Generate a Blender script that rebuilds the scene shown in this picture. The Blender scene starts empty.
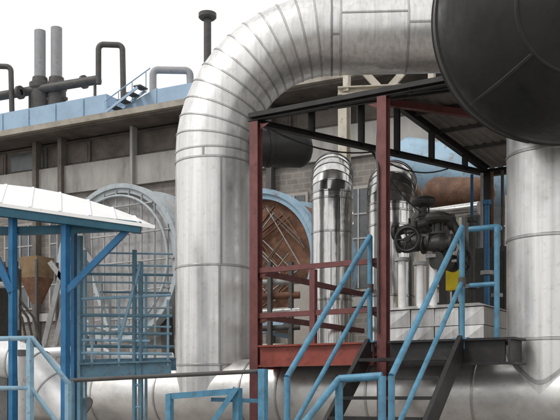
import bpy, math, random
from mathutils import Vector as V
random.seed(7)
S = bpy.context.scene
C = S.collection
# ------------------------------------------------------------------ camera
CAMZ, F, HX, HY = 1.65, 900.0, 280.0, 395.0
cam = bpy.data.cameras.new('camera'); co = bpy.data.objects.new('camera', cam); C.objects.link(co)
co.location = (0, 0, CAMZ); co.rotation_euler = (math.radians(90), 0, 0)
cam.sensor_width = 36; cam.lens = 36*F/560; cam.shift_y = (HY-210)/560; cam.clip_end = 2000; cam.clip_start = .05
S.camera = co
S.view_settings.view_transform = 'Standard'; S.view_settings.look = 'None'; S.view_settings.exposure = 0

def P(x, y, d):      # a point of the place from bearing, elevation and distance
    return V(((x-HX)/F*d, d, CAMZ+(HY-y)/F*d))
def G(x, d, z=0): return V(((x-HX)/F*d, d, z))
U = V((.857, -.515, 0)).normalized(); W = V((.515, .857, 0)).normalized(); Z = V((0, 0, 1))

# ------------------------------------------------------------------ materials
def nodes(name):
    m = bpy.data.materials.new(name); m.use_nodes = True
    nt = m.node_tree; b = nt.nodes['Principled BSDF']; return m, nt, b
def N(nt, t, **k):
    n = nt.nodes.new(t)
    for a, v in k.items(): setattr(n, a, v)
    return n
def noise(nt, scale, detail=5, rough=.6, stretch=(1, 1, 1), off=0):
    tc = N(nt, 'ShaderNodeTexCoord'); mp = N(nt, 'ShaderNodeMapping')
    mp.inputs['Scale'].default_value = stretch; mp.inputs['Location'].default_value = (off, off*.7, off*1.3)
    nz = N(nt, 'ShaderNodeTexNoise'); nz.inputs['Scale'].default_value = scale
    nz.inputs['Detail'].default_value = detail; nz.inputs['Roughness'].default_value = rough
    nt.links.new(tc.outputs['Object'], mp.inputs['Vector']); nt.links.new(mp.outputs[0], nz.inputs['Vector'])
    return nz.outputs['Fac']
def ramp(nt, fac, stops):
    r = N(nt, 'ShaderNodeValToRGB'); el = r.color_ramp.elements
    while len(el) < len(stops): el.new(.5)
    for e, (p, c) in zip(el, stops):
        e.position = p; e.color = (*c, 1) if len(c) == 3 else c
    nt.links.new(fac, r.inputs[0]); return r.outputs[0]
def mix(nt, f, a, b, mode='MIX'):
    m = N(nt, 'ShaderNodeMix', data_type='RGBA', blend_type=mode)
    for s, v in ((0, f), (6, a), (7, b)):
        if isinstance(v, (int, float)): m.inputs[s].default_value = v
        elif isinstance(v, tuple): m.inputs[s].default_value = (*v, 1)
        else: nt.links.new(v, m.inputs[s])
    return m.outputs[2]
def bump(nt, b, h, strength=.3, dist=.02):
    n = N(nt, 'ShaderNodeBump'); n.inputs['Strength'].default_value = strength; n.inputs['Distance'].default_value = dist
    nt.links.new(h, n.inputs['Height']); nt.links.new(n.outputs[0], b.inputs['Normal'])
def g(v): return (v, v, v)

def clad(name, base=.6, metal=.8, rough=.36, tint=(1, 1, 1), dirt=.35, wav=.25, streak=(3, 3, .25)):
    m, nt, b = nodes(name)
    at = N(nt, 'ShaderNodeAttribute', attribute_name='tone')
    d = noise(nt, 2.2, 7, .65, streak)
    col = ramp(nt, d, [(.3, tuple(base*(1-dirt)*t for t in tint)), (.55, tuple(base*t for t in tint)), (.8, tuple(min(1, base*1.12)*t for t in tint))])
    sp = noise(nt, 14, 6, .7)
    spc = ramp(nt, sp, [(.3, (.84, .81, .78)), (.46, g(1))])
    col = mix(nt, 1, col, spc, 'MULTIPLY')
    col = mix(nt, 1, col, at.outputs['Color'], 'MULTIPLY')
    nt.links.new(col, b.inputs['Base Color'])
    b.inputs['Metallic'].default_value = metal
    rr = ramp(nt, noise(nt, 5, 5, .6), [(.3, g(rough*.75)), (.7, g(rough*1.35))])
    nt.links.new(rr, b.inputs['Roughness'])
    bump(nt, b, noise(nt, 2.6, 3, .5, (1, 1, .5)), wav, .06)
    return m
def paint(name, col, rough=.45, wear=.25, rust=(.09, .035, .018), rustamt=.12, sc=6, spec=.4):
    m, nt, b = nodes(name)
    base = ramp(nt, noise(nt, sc, 6, .65), [(.28, tuple(c*(1-wear) for c in col)), (.5, col), (.75, tuple(min(1, c*(1+wear*.6)+.01) for c in col))])
    k = ramp(nt, noise(nt, sc*2.7, 7, .72, off=3), [(.66-rustamt, g(0)), (.76-rustamt*.6, g(1))])
    kk = N(nt, 'ShaderNodeMath', operation='MULTIPLY'); kk.inputs[1].default_value = .85 if rustamt > 0 else 0
    nt.links.new(k, kk.inputs[0])
    c2 = mix(nt, kk.outputs[0], base, rust)
    nt.links.new(c2, b.inputs['Base Color'])
    b.inputs['Roughness'].default_value = rough; b.inputs['Specular IOR Level'].default_value = spec
    bump(nt, b, noise(nt, sc*5, 4, .6), .15, .004)
    return m
def rough_mat(name, stops, sc=4, rough=.85, bsc=30, bs=.4, stretch=(1, 1, 1)):
    m, nt, b = nodes(name)
    c = ramp(nt, noise(nt, sc, 8, .7, stretch), stops)
    nt.links.new(c, b.inputs['Base Color']); b.inputs['Roughness'].default_value = rough
    bump(nt, b, noise(nt, bsc, 6, .65), bs, .02)
    return m

M = {}
M['clad'] = clad('aluminium_cladding', .76, .76, .35, (1, .99, .975), .24, .13, (8, 8, .12))
M['clad_bright'] = clad('bright_cladding', .78, .92, .16, (1, .99, .97), .3, .2, (8, 8, .12))
M['clad_low'] = clad('header_cladding', .76, .76, .36, (1, .985, .96), .26, .16, (1, 1, 1.6))
M['clad_white'] = clad('white_cladding', .82, .35, .42, (1, 1, 1), .2, .2, (1, 1, 1))
M['tank_dark'] = clad('dark_cladding', .016, .2, .5, (1, .97, .9), .5, .4, (1, 1, 1))
M['black'] = paint('black_steel', (.018, .017, .017), .5, .4, (.03, .018, .012), .1)
M['soot'] = clad('sooty_cladding', .05, .3, .5, (1, 1, 1), .4, .3, (1, 1, 1))
M['red'] = paint('oxide_red', (.15, .05, .047), .55, .3, (.07, .025, .02), .1, 7)
M['red_floor'] = paint('oxide_red_beam', (.24, .055, .04), .5, .35, (.1, .03, .018), .12, 5)
M['blue'] = paint('stair_blue', (.075, .22, .335), .5, .4, (.13, .12, .11), .12, 9)
M['blue_deep'] = paint('deep_blue', (.018, .125, .27), .42, .3, (.06, .05, .05), .05, 6)
M['teal'] = paint('grey_teal', (.1, .2, .265), .5, .3, (.1, .07, .05), .12, 7)
M['greyblue'] = paint('grey_blue', (.22, .36, .46), .5, .3, (.14, .1, .08), .1, 7)
M['roofblue'] = paint('roof_blue', (.29, .41, .54), .55, .2, (.2, .24, .28), .04, 1.2)
M['roofblue2'] = paint('ring_blue', (.24, .36, .46), .5, .3, (.16, .12, .1), .12, 2)
M['white_sheet'] = paint('white_sheet', (.8, .8, .79), .5, .1, (.5, .46, .4), .02, 2)
M['dkteal'] = paint('dark_teal', (.014, .085, .13), .5, .3, (.03, .025, .02), .08, 6)
M['sheet'] = rough_mat('roof_sheet', [(.3, (.11, .098, .09)), (.5, (.2, .18, .165)), (.75, (.29, .265, .245))], 1.6, .7, 20, .2)
M['deck'] = paint('deck_plate', (.05, .045, .042), .6, .4, (.08, .035, .02), .12, 5)
M['drumgrey'] = paint('drum_grey', (.36, .4, .42), .5, .25, (.16, .12, .1), .1, 4)
M['grey'] = paint('grey_steel', (.34, .34, .34), .5, .25, (.14, .1, .07), .1, 5)
M['dkgrey'] = paint('dark_grey_steel', (.07, .068, .066), .55, .35, (.08, .045, .03), .14, 5)
M['cream'] = paint('cream_steel', (.56, .52, .44), .55, .2, (.22, .13, .08), .1, 4)
M['stack'] = paint('stack_grey', (.3, .3, .31), .6, .18, (.14, .12, .1), .08, 3)
M['beige'] = rough_mat('fascia', [(.3, (.2, .175, .145)), (.55, (.34, .31, .265)), (.8, (.44, .4, .345))], 1.5, .8, 12, .3)
M['spandrel'] = rough_mat('spandrel', [(.28, (.15, .14, .13)), (.48, (.3, .29, .275)), (.75, (.42, .405, .385))], 1.1, .85, 8, .4, (1, 1, .3))
M['darkwall'] = rough_mat('eave_shade_wall', [(.3, (.055, .047, .041)), (.5, (.115, .099, .085)), (.75, (.19, .165, .145))], 1.2, .85, 8, .4)  # dark brown wall; shade under the eave is put into this colour
M['concrete'] = rough_mat('concrete', [(.25, (.24, .22, .2)), (.55, (.36, .335, .31)), (.8, (.44, .41, .38))], .6, .9, 20, .35)
M['ground'] = rough_mat('ground', [(.25, (.13, .12, .11)), (.5, (.2, .19, .175)), (.8, (.28, .265, .245))], .35, .95, 14, .6)
M['rust'] = rough_mat('rust', [(.25, (.055, .03, .02)), (.5, (.15, .07, .04)), (.75, (.26, .14, .08))], 5, .85, 30, .4)
M['rust_o'] = rough_mat('orange_rust', [(.25, (.05, .03, .022)), (.5, (.15, .075, .045)), (.78, (.24, .15, .1))], 6, .75, 30, .35)
M['ochre'] = rough_mat('ochre', [(.25, (.08, .05, .025)), (.5, (.18, .115, .06)), (.78, (.27, .19, .11))], 4, .8, 30, .35)
M['yellow'] = paint('yellow', (.78, .6, .02), .45, .15, (.3, .2, .03), .05, 8)
M['iron'] = paint('cast_iron', (.04, .04, .036), .5, .4, (.07, .045, .03), .12, 14)
M['rubber'] = paint('handwheel_black', (.012, .012, .012), .4, .3, (.02, .02, .02), .05, 14)
# brick with procedural courses
m, nt, b = nodes('brick_wall')
tc = N(nt, 'ShaderNodeTexCoord'); br = N(nt, 'ShaderNodeTexBrick'); br.inputs['Scale'].default_value = 1.6
mp = N(nt, 'ShaderNodeMapping'); mp.inputs['Rotation'].default_value = (math.radians(90), 0, 0)
nt.links.new(tc.outputs['Object'], mp.inputs[0]); nt.links.new(mp.outputs[0], br.inputs['Vector'])
br.inputs['Color1'].default_value = (.17, .155, .14, 1); br.inputs['Color2'].default_value = (.215, .195, .175, 1); br.inputs['Mortar'].default_value = (.25, .235, .22, 1)
dd = ramp(nt, noise(nt, .9, 7, .7), [(.3, g(.55)), (.6, g(1.1))])
nt.links.new(mix(nt, 1, br.outputs['Color'], dd, 'MULTIPLY'), b.inputs['Base Color']); b.inputs['Roughness'].default_value = .9
M['brick'] = m
m, nt, b = nodes('dirty_glass')
nt.links.new(ramp(nt, noise(nt, 1.1, 6, .7), [(.3, (.04, .045, .05)), (.55, (.1, .11, .115)), (.8, (.2, .21, .21))]), b.inputs['Base Color'])
b.inputs['Roughness'].default_value = .22
M['glass'] = m

# ------------------------------------------------------------------ mesh builder
class MB:
    def __init__(s): s.v = []; s.f = []; s.t = []; s.s = []
    def add(s, vs, fs, tone=1., smooth=False):
        o = len(s.v); s.v += [V(x) for x in vs]
        for f in fs: s.f.append(tuple(i+o for i in f)); s.t.append(tone); s.s.append(smooth)
    def hexa(s, p, tone=1.):   # p: 4 bottom + 4 top
        s.add(p, [(3, 2, 1, 0), (4, 5, 6, 7), (0, 1, 5, 4), (1, 2, 6, 5), (2, 3, 7, 6), (3, 0, 4, 7)], tone)
    def box(s, c, a, sa, b, sb, sc, tone=1.):   # centre, axis a, sizes; vertical sc
        c = V(c); A = a*sa/2; B = b*sb/2; K = Z*sc/2
        s.hexa([c-A-B-K, c+A-B-K, c+A+B-K, c-A+B-K, c-A-B+K, c+A-B+K, c+A+B+K, c-A+B+K], tone)
    def bar(s, p, q, w, h=None, up=Z, tone=1.):
        p = V(p); q = V(q); h = h or w; t = (q-p).normalized()
        if abs(t.dot(up)) > .98: up = W
        a = t.cross(up).normalized(); b2 = a.cross(t).normalized()
        A = a*w/2; B = b2*h/2
        s.hexa([p-A-B, p+A-B, p+A+B, p-A+B, q-A-B, q+A-B, q+A+B, q-A+B], tone)
    def ibeam(s, p, q, w, h, t=.02, up=Z):
        p = V(p); q = V(q); d = (q-p).normalized()
        if abs(d.dot(up)) > .98: up = W
        a = d.cross(up).normalized(); b2 = a.cross(d).normalized()
        prof = [(-w/2, -h/2), (w/2, -h/2), (w/2, -h/2+t), (t/2, -h/2+t), (t/2, h/2-t), (w/2, h/2-t), (w/2, h/2), (-w/2, h/2), (-w/2, h/2-t), (-t/2, h/2-t), (-t/2, -h/2+t), (-w/2, -h/2+t)]
        n = len(prof); vs = [p+a*x+b2*y for x, y in prof]+[q+a*x+b2*y for x, y in prof]
        fs = [(i, (i+1) % n, n+(i+1) % n, n+i) for i in range(n)]
        fs += [(0, 11, 2, 1), (11, 10, 3, 2), (10, 9, 4, 3), (9, 8, 5, 4), (8, 7, 6, 5)]
        fs += [tuple(n+i for i in f[::-1]) for f in fs[-5:]]
        s.add(vs, fs)
    def tube(s, pts, r, seg=12, caps=True, tone=1., smooth=True):
        pts = [V(p) for p in pts]; n = len(pts); rs = r if isinstance(r, (list, tuple)) else [r]*n
        tg = []
        for i in range(n):
            a = (pts[i]-pts[i-1]).normalized() if i else None; b2 = (pts[i+1]-pts[i]).normalized() if i < n-1 else None
            tg.append(((a or b2)+(b2 or a)).normalized())
        ref = Z if abs(tg[0].z) < .9 else V((1, 0, 0))
        x = tg[0].cross(ref).normalized(); vs = []
        for i in range(n):
            x = (x-tg[i]*x.dot(tg[i])).normalized(); y = tg[i].cross(x)
            k = 1.
            vs += [pts[i]+(x*math.cos(2*math.pi*j/seg)+y*math.sin(2*math.pi*j/seg))*rs[i]*k for j in range(seg)]
        fs = [(i*seg+j, i*seg+(j+1) % seg, (i+1)*seg+(j+1) % seg, (i+1)*seg+j) for i in range(n-1) for j in range(seg)]
        s.add(vs, fs, tone, smooth)
        if caps:
            s.add(vs[:seg], [tuple(range(seg))[::-1]], tone); s.add(vs[-seg:], [tuple(range(seg))], tone)
    def lathe(s, o, ax, prof, seg=32, tone=1., smooth=True, sharp=True):   # prof: (along, radius)
        o = V(o); ax = V(ax).normalized(); x = ax.cross(Z if abs(ax.z) < .9 else V((1, 0, 0))).normalized(); y = ax.cross(x)
        ring = lambda a, r: [o+ax*a+(x*math.cos(2*math.pi*j/seg)+y*math.sin(2*math.pi*j/seg))*r for j in range(seg)]
        if sharp:
            for (a0, r0), (a1, r1) in zip(prof, prof[1:]):
                s.add(ring(a0, r0)+ring(a1, r1), [(j, (j+1) % seg, seg+(j+1) % seg, seg+j) for j in range(seg)], tone, smooth)
        else:
            vs = [];
            for a, r in prof: vs += ring(a, r)
            s.add(vs, [(i*seg+j, i*seg+(j+1) % seg, (i+1)*seg+(j+1) % seg, (i+1)*seg+j) for i in range(len(prof)-1) for j in range(seg)], tone, smooth)
    def ring(s, o, ax, R, r, seg=40, sub=8, a0=0, a1=360):
        o = V(o); ax = V(ax).normalized(); x = ax.cross(Z).normalized(); y = x.cross(ax); n = seg if a1-a0 >= 360 else seg+1
        vs = []
        for i in range(n):
            t = math.radians(a0+(a1-a0)*i/seg); d = x*math.cos(t)+y*math.sin(t)
            vs += [o+d*(R+r*math.cos(2*math.pi*j/sub))+ax*r*math.sin(2*math.pi*j/sub) for j in range(sub)]
        s.add(vs, [(i*sub+j, ((i+1) % n)*sub+j, ((i+1) % n)*sub+(j+1) % sub, i*sub+(j+1) % sub) for i in range(n if n == seg else seg) for j in range(sub)], 1, True)
    def panels(s, st, ref, seam=.035, lip=.009, seg=56, var=.07, seamtone=.5, lon=None, ends=True, caps=False):
        """cladding: st = stations (point, mitre normal, radius); every panel its own island, a raised band on each joint"""
        def frame(n):
            y = (ref-n*ref.dot(n)).normalized(); return n.cross(y), y
        def ringv(p, n, r, off=0):
            x, y = frame(n); return [p+n*off+(x*math.cos(2*math.pi*j/seg)+y*math.sin(2*math.pi*j/seg))*r for j in range(seg)]
        Q = lambda a: [(j, (j+1) % seg, seg+(j+1) % seg, seg+j) for j in range(seg)]
        for k, ((p, n, r), (p2, n2, r2)) in enumerate(zip(st, st[1:])):
            s.add(ringv(p, n, r)+ringv(p2, n2, r2), Q(0), 1-var*random.random(), True)
            if lon is not None:
                a = math.radians(lon[k % len(lon)]); da = .018/r; x, y = frame(n); x2, y2 = frame(n2); q = []
                for pp, xx, yy, rr in ((p, x, y, r), (p2, x2, y2, r2)):
                    for t, e in ((a-da, -.002), (a-da*.6, lip*.7), (a+da*.6, lip*.7), (a+da, -.002)):
                        q.append(pp+(xx*math.cos(t)+yy*math.sin(t))*(rr+e))
                s.add(q, [(0, 1, 5, 4), (1, 2, 6, 5), (2, 3, 7, 6)], seamtone)
        for k, (p, n, r) in enumerate(st):
            if not ends and k in (0, len(st)-1): continue
            h = seam/2; rr = [ringv(p, n, r-.002, -h), ringv(p, n, r+lip, -h*.6), ringv(p, n, r+lip, h*.6), ringv(p, n, r-.002, h)]
            for a, c, t in zip(rr, rr[1:], (seamtone, seamtone*1.25, seamtone*.8)): s.add(a+c, Q(0), t, True)
        if caps:
            s.add(ringv(*st[0][:2], st[0][2]), [tuple(range(seg))[::-1]]); s.add(ringv(*st[-1][:2], st[-1][2]), [tuple(range(seg))])
    def corr(s, o, a, b, n, dep, nrm, th=.004):   # corrugated sheet: ribs run along b, repeat along a
        o = V(o); a = V(a); b = V(b); vs = []; k = 0
        prof = []
        for i in range(n):
            for f, h in ((0, 0), (.3, 0), (.42, 1), (.72, 1), (.84, 0)): prof.append(((i+f)/n, h))
        prof.append((1, 0)); m2 = len(prof)
        for lay in (0, -th):
            vs += [o+a*x+nrm*(h*dep+lay) for x, h in prof]+[o+a*x+b+nrm*(h*dep+lay) for x, h in prof]
        L = 2*m2
        fs = [(i, i+1, m2+i+1, m2+i) for i in range(m2-1)]+[(L+m2+i, L+m2+i+1, L+i+1, L+i) for i in range(m2-1)]
        fs += [(i+1, i, L+i, L+i+1) for i in range(m2-1)]+[(m2+i, m2+i+1, L+m2+i+1, L+m2+i) for i in range(m2-1)]
        s.add(vs, fs)
    def build(s, name, mat, parent=None, base=None):
        b0 = V(base) if base is not None else (V(list(parent['_b'])) if parent is not None else V((0, 0, 0)))
        me = bpy.data.meshes.new(name); me.from_pydata([v-b0 for v in s.v], [], s.f)
        at = me.attributes.new('tone', 'FLOAT_COLOR', 'FACE')
        at.data.foreach_set('color', [x for t in s.t for x in (t, t, t, 1.)])
        me.polygons.foreach_set('use_smooth', s.s); me.update()
        me.materials.append(M[mat]); o = bpy.data.objects.new(name, me); C.objects.link(o)
        if parent is not None: o.parent = parent; o['_b'] = list(b0)
        else: o.location = b0
        return o
def thing(name, label, cat, base, group=None):
    o = bpy.data.objects.new(name, None); C.objects.link(o); o.location = base; o.empty_display_size = .2
    o['label'] = label; o['category'] = cat; o['_b'] = list(base)
    if group: o['group'] = group
    return o
def tag(o, label, cat, group=None):
    o['label'] = label; o['category'] = cat
    if group: o['group'] = group
    return o
def struct(o): o['kind'] = 'structure'; return o
def one(f, *a, **k):
    m2 = MB(); getattr(m2, f)(*a, **k); return m2
def arc(c, a, b2, R, n, t0=0, t1=90):   # points from c+a*R turning to c+b*R
    return [V(c)+V(a)*R*math.cos(math.radians(t0+(t1-t0)*i/n))+V(b2)*R*math.sin(math.radians(t0+(t1-t0)*i/n)) for i in range(n+1)]

# ------------------------------------------------------------------ ground
gm = MB(); gm.add([(-400, -60, 0), (400, -60, 0), (400, 900, 0), (-400, 900, 0)], [(0, 1, 2, 3)])
struct(gm.build('ground', 'ground'))
pm = MB(); pm.add([(-16, 2, .004), (16, 2, .004), (16, 26, .004), (-16, 26, .004)], [(0, 1, 2, 3)])
struct(pm.build('concrete_apron', 'concrete'))

# ------------------------------------------------------------------ big silver pipe with the wide bend
RB = .52
ax = G(213.5, 12.35); E = V((.998, -.06, 0)).normalized()
t = thing('insulated_pipe', 'wide silver clad pipe rising and bending over the red shelter to the right', 'pipe', (ax.x, ax.y, 1.65))
zb, RC = 4.93, 1.62
zs = [1.65, 2.05, 3.37, 4.80, zb]
m2 = MB(); m2.panels([(V((ax.x, ax.y, z)), Z, RB) for z in zs], W, lon=[224, 226, 224, 250], ends=False); m2.build('riser', 'clad', t)
c0 = V((ax.x, ax.y, zb))+E*RC; st = []; NG = 13
for i in range(NG+1):
    a = math.radians(90*i/NG); st.append((c0-E*RC*math.cos(a)+Z*RC*math.sin(a), (E*math.sin(a)+Z*math.cos(a)).normalized(), RB))
m2 = MB(); m2.panels(st, E.cross(Z).normalized(), seam=.03, var=.1); m2.build('elbow', 'clad', t)
s0 = c0+Z*RC; m2 = MB()
m2.panels([(s0+E*d, E, RB) for d in (0, .12, 1.0, 2.1, 3.2, 4.4, 5.6, 6.8, 8.2)], E.cross(Z).normalized(), lon=[70, 100, 84], ends=True); m2.build('horizontal_run', 'clad', t)
m2 = MB()
for d in (5.2, ):     # far support outside the picture to the right
    q = s0+E*d; m2.bar((q.x-.35, q.y, 0), (q.x-.35, q.y, q.z-.6), .16); m2.bar((q.x+.35, q.y, 0), (q.x+.35, q.y, q.z-.6), .16); m2.bar((q.x-.5, q.y, q.z-.56), (q.x+.5, q.y, q.z-.56), .2, .1)
m2.build('support_frame', 'cream', t)

# ------------------------------------------------------------------ low header pipe
RH = .48
hx = V((3.01, 10.0, 1.65))
t = thing('header_pipe', 'long silver horizontal pipe running low beneath the platform and stairs', 'pipe', (0.5, 11.5, 0))
m2 = MB(); m2.panels([(hx-U*d, -U, RH) for d in (-4, -2.2, -.75, .75, 2.05, 3.3, 3.85, 5.25, 6.4, 7.8, 9.2, 10.6)], Z, lon=[-35, 30, -20], seam=.04); m2.build('cladding', 'clad_low', t)
for d in (-3, 1.4, 4.4, 8.4):
    q = hx-U*d; m2 = MB(); m2.box((q.x, q.y, .56), U, .3, W, .8, 1.12); m2.box((q.x, q.y, 1.19), U, .22, W, .7, .14); m2.build('saddle', 'concrete', t)

# ------------------------------------------------------------------ right riser
t = thing('insulated_pipe', 'silver vertical pipe at the right edge below the dark tank', 'pipe', (hx.x, hx.y, 1.65))
zz = lambda y: CAMZ+(HY-y)/F*(hx.y-.3)
m2 = MB(); m2.panels([(V((hx.x, hx.y, z)), Z, RH) for z in (1.65, zz(339), zz(236), zz(150), 5.2)], W, lon=[238, 232, 226], ends=False, seam=.04)
m2.build('riser', 'clad', t)
m2 = MB()   # reinforcing saddle where the riser meets the header
seg = 72; inn = []; out = []
for j in range(seg):
    a = 2*math.pi*j/seg; du, dw = math.cos(a), math.sin(a)
    for lst, r in ((inn, RH+.012), (out, RH+.012)):
        k = min(abs(dw)*RH, RH*.999); h = math.sqrt(max(0, (RH+.012)**2-k*k))
        lst.append(V((hx.x, hx.y, 1.65+h+(0 if lst is inn else .05)))+(U*du+W*dw)*r)
m2.add(inn+out, [(j, (j+1) % seg, seg+(j+1) % seg, seg+j) for j in range(seg)], .55, True)
m2.build('saddle_joint', 'clad', t)

# ------------------------------------------------------------------ dark domed tank
tcn = P(570, 9, 8.7); axd = V((-.10, -.93, -.30)).normalized(); RT = 1.27
t = thing('dark_tank', 'huge black clad tank with domed end hanging at the top right corner', 'tank', (tcn.x, tcn.y, tcn.z-RT))
m2 = MB()
m2.lathe(tcn, axd, [(-.62, RT+.008), (-.16, RT+.008)], 128, 4)  # raised tone paints the lit strip along the tank's side
m2.lathe(tcn, axd, [(-.64, RT), (-.63, RT+.022), (-.58, RT+.022), (-.57, RT)], 128, 1.3)
m2.lathe(tcn, axd, [(-.62, RT+.004), (-.75, RT*.9), (-.9, RT*.66), (-1.0, RT*.35), (-1.03, .001)], 96, 1., sharp=False)
m2.build('shell', 'tank_dark', t)
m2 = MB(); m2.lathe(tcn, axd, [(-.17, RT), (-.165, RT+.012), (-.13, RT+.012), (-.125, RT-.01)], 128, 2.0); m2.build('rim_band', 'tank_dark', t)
# dished end: gores with raised seams
m2 = MB(); x = axd.cross(Z).normalized(); y = x.cross(axd); RD = RT-.01; HD = 1.15
def dome(r, an, lift=0):
    k = r/RD; return tcn+axd*(HD*math.sqrt(max(0, 1-k*k))**1.1-.115+lift)+(x*math.cos(an)+y*math.sin(an))*r
NGD = 6; off = .30; rr = [RD*math.sin(math.radians(q)) for q in (90, 84, 77, 69, 60, 50, 40, 30)]
for gi in range(NGD):
    tone = .75+.35*random.random(); a0 = off+gi*2*math.pi/NGD; nn = 14; vs = []
    for r in rr: vs += [dome(r, a0+2*math.pi/NGD*j/nn) for j in range(nn+1)]
    m2.add(vs, [(i*(nn+1)+j, i*(nn+1)+j+1, (i+1)*(nn+1)+j+1, (i+1)*(nn+1)+j) for i in range(len(rr)-1) for j in range(nn)], tone, True)
vs = []; nn = 60; cr = [rr[-1], rr[-1]*.66, rr[-1]*.33, .001]
for r in cr: vs += [dome(r, 2*math.pi*j/nn, .004) for j in range(nn)]
m2.add(vs, [(i*nn+j, i*nn+(j+1) % nn, (i+1)*nn+(j+1) % nn, (i+1)*nn+j) for i in range(3) for j in range(nn)], 1.1, True)
m2.build('domed_end', 'tank_dark', t)
m2 = MB()
for gi in range(NGD):
    a = off+gi*2*math.pi/NGD; w = .02; pts = [(dome(r, a, .0), r) for r in rr]
    for (p, r), (q, r2) in zip(pts, pts[1:]):
        tn = (-x*math.sin(a)+y*math.cos(a))*w
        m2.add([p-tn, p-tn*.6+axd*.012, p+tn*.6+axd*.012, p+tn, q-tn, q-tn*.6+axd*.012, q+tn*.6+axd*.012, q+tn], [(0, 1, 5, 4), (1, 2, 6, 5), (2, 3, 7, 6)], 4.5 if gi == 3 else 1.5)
for rad in (rr[-1],):
    vs = []
    for j in range(90):
        an = 2*math.pi*j/90; vs += [dome(rad-.02, an, .0), dome(rad-.01, an, .014), dome(rad+.01, an, .012), dome(rad+.02, an, -.004)]
    m2.add(vs, [(4*j+k, (4*j+4) % 360+k, (4*j+4) % 360+k+1, 4*j+k+1) for j in range(90) for k in range(3)], 1.2, True)
m2.build('seam', 'tank_dark', t)
# ------------------------------------------------------------------ red shelter
A = P(256, 395, 11.0); A.z = 0
LB = 1.70; B = A+U*LB
ze = 4.98; Cc = P(487, 395, 13.55); Cc.z = 0
ap = (A+Cc)/2+(Cc-A)*.02; zr = 5.72; DK = 2.24
t = thing('steel_shelter', 'dark red steel shelter with a dark pitched sheet roof on the platform', 'shelter', A)
def ic(p, z0, z1, w, mat='red', n='column'):
    m3 = MB(); m3.ibeam((p.x, p.y, z0), (p.x, p.y, z1), w, w, .012, up=W); return m3.build(n, mat, t)
ic(A, 0, ze, .115); ic(B, 0, ze+.02, .112); ic(Cc, 0, ze, .12, 'black'); C2 = Cc+U*2.9; ic(C2, 0, ze, .16); A2 = A+U*3.9
def hz(p, z): return V((p.x, p.y, z))
def part(n, mat, par, f, *a, **k): return one(f, *a, **k).build(n, mat, par)
part('bottom_chord', 'black', t, 'ibeam', hz(A, ze), hz(Cc, ze), .09, .07, .012)
part('top_chord', 'black', t, 'ibeam', hz(A, ze+.06), hz(ap, zr), .09, .08, .012); part('top_chord', 'black', t, 'ibeam', hz(ap, zr), hz(Cc, ze+.06), .09, .09, .012)
for k in (.205, .405, .56, .72, .885):
    q = A+(Cc-A)*k; kk = k/.52 if k < .52 else (1-k)/.48; part('hanger', 'black', t, 'bar', hz(q, ze), hz(q, ze+.06+(zr-ze-.06)*kk-.03), .08, .05)
part('eave_beam', 'black', t, 'ibeam', hz(A-U*.1, ze+.055), hz(A2, ze+.055), .07, .07, .01); part('eave_beam', 'black', t, 'ibeam', hz(Cc-U*.05, ze+.01), hz(Cc+U*3.6, ze+.01), .1, .1, .014)
part('roof_brace', 'red', t, 'bar', hz(ap, zr-.07), hz(C2, ze+.03), .09, .09)
for k in (1.0, 2.0, 3.0):
    part('rafter', 'black' if k != 2 else 'red', t, 'bar', hz(ap+U*k, zr-.03), hz(Cc+U*k, ze+.08), .07, .09); part('rafter', 'black', t, 'bar', hz(A+U*k, ze+.05), hz(ap+U*k, zr-.03), .07, .09)
for k in (.25, .5, .75):
    q = ap+(Cc-ap)*k; zq = zr+(ze+.1-zr)*k; part('purlin', 'dkgrey', t, 'bar', hz(q-U*.05, zq+.035), hz(q+U*3.7, zq+.035), .05, .05)
ro = hz(ap-U*.15, zr+.07); rb = hz(Cc-U*.15, ze+.14)-ro; rb *= 1.06; nr = U.cross(rb).normalized(); nr = nr if nr.z > 0 else -nr
m2 = MB(); m2.corr(ro, U*4.0, rb, 30, .018, nr); m2.build('roof_sheet', 'sheet', t)
lo = hz(A-U*.03, ze+.10); ro = ro+U*.12; lb = ro-lo; lo = lo-lb*.02; lb = ro-lo; nl = U.cross(lb).normalized(); nl = nl if nl.z > 0 else -nl
part('verge_trim', 'black', t, 'bar', lo-U*.01-lb.normalized()*.02, lo+U*4.02-lb.normalized()*.02, .03, .055)
part('verge_trim', 'black', t, 'bar', lo-U*.02+Z*.0, lo-U*.02+lb, .03, .055)
m2 = MB(); m2.corr(lo, U*4.0, lb, 30, .018, nl); m2.build('roof_sheet', 'sheet', t)
# rails between the left columns
zA = lambda y, d=11.0: CAMZ+(HY-y)/F*d
for y in (271, 316): part('guard_rail', 'red', t, 'bar', hz(A, zA(y)), hz(B, zA(y)), .04, .06)
q = A+U*.8; part('guard_post', 'red', t, 'bar', hz(q, DK), hz(q, zA(271)-.04), .07)
part('guard_rail', 'red', t, 'bar', hz(A, zA(271)), hz(A+W*3, zA(271)), .05, .07); part('guard_rail', 'red', t, 'bar', hz(A, zA(316)), hz(A+W*3, zA(316)), .05, .07)

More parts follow.
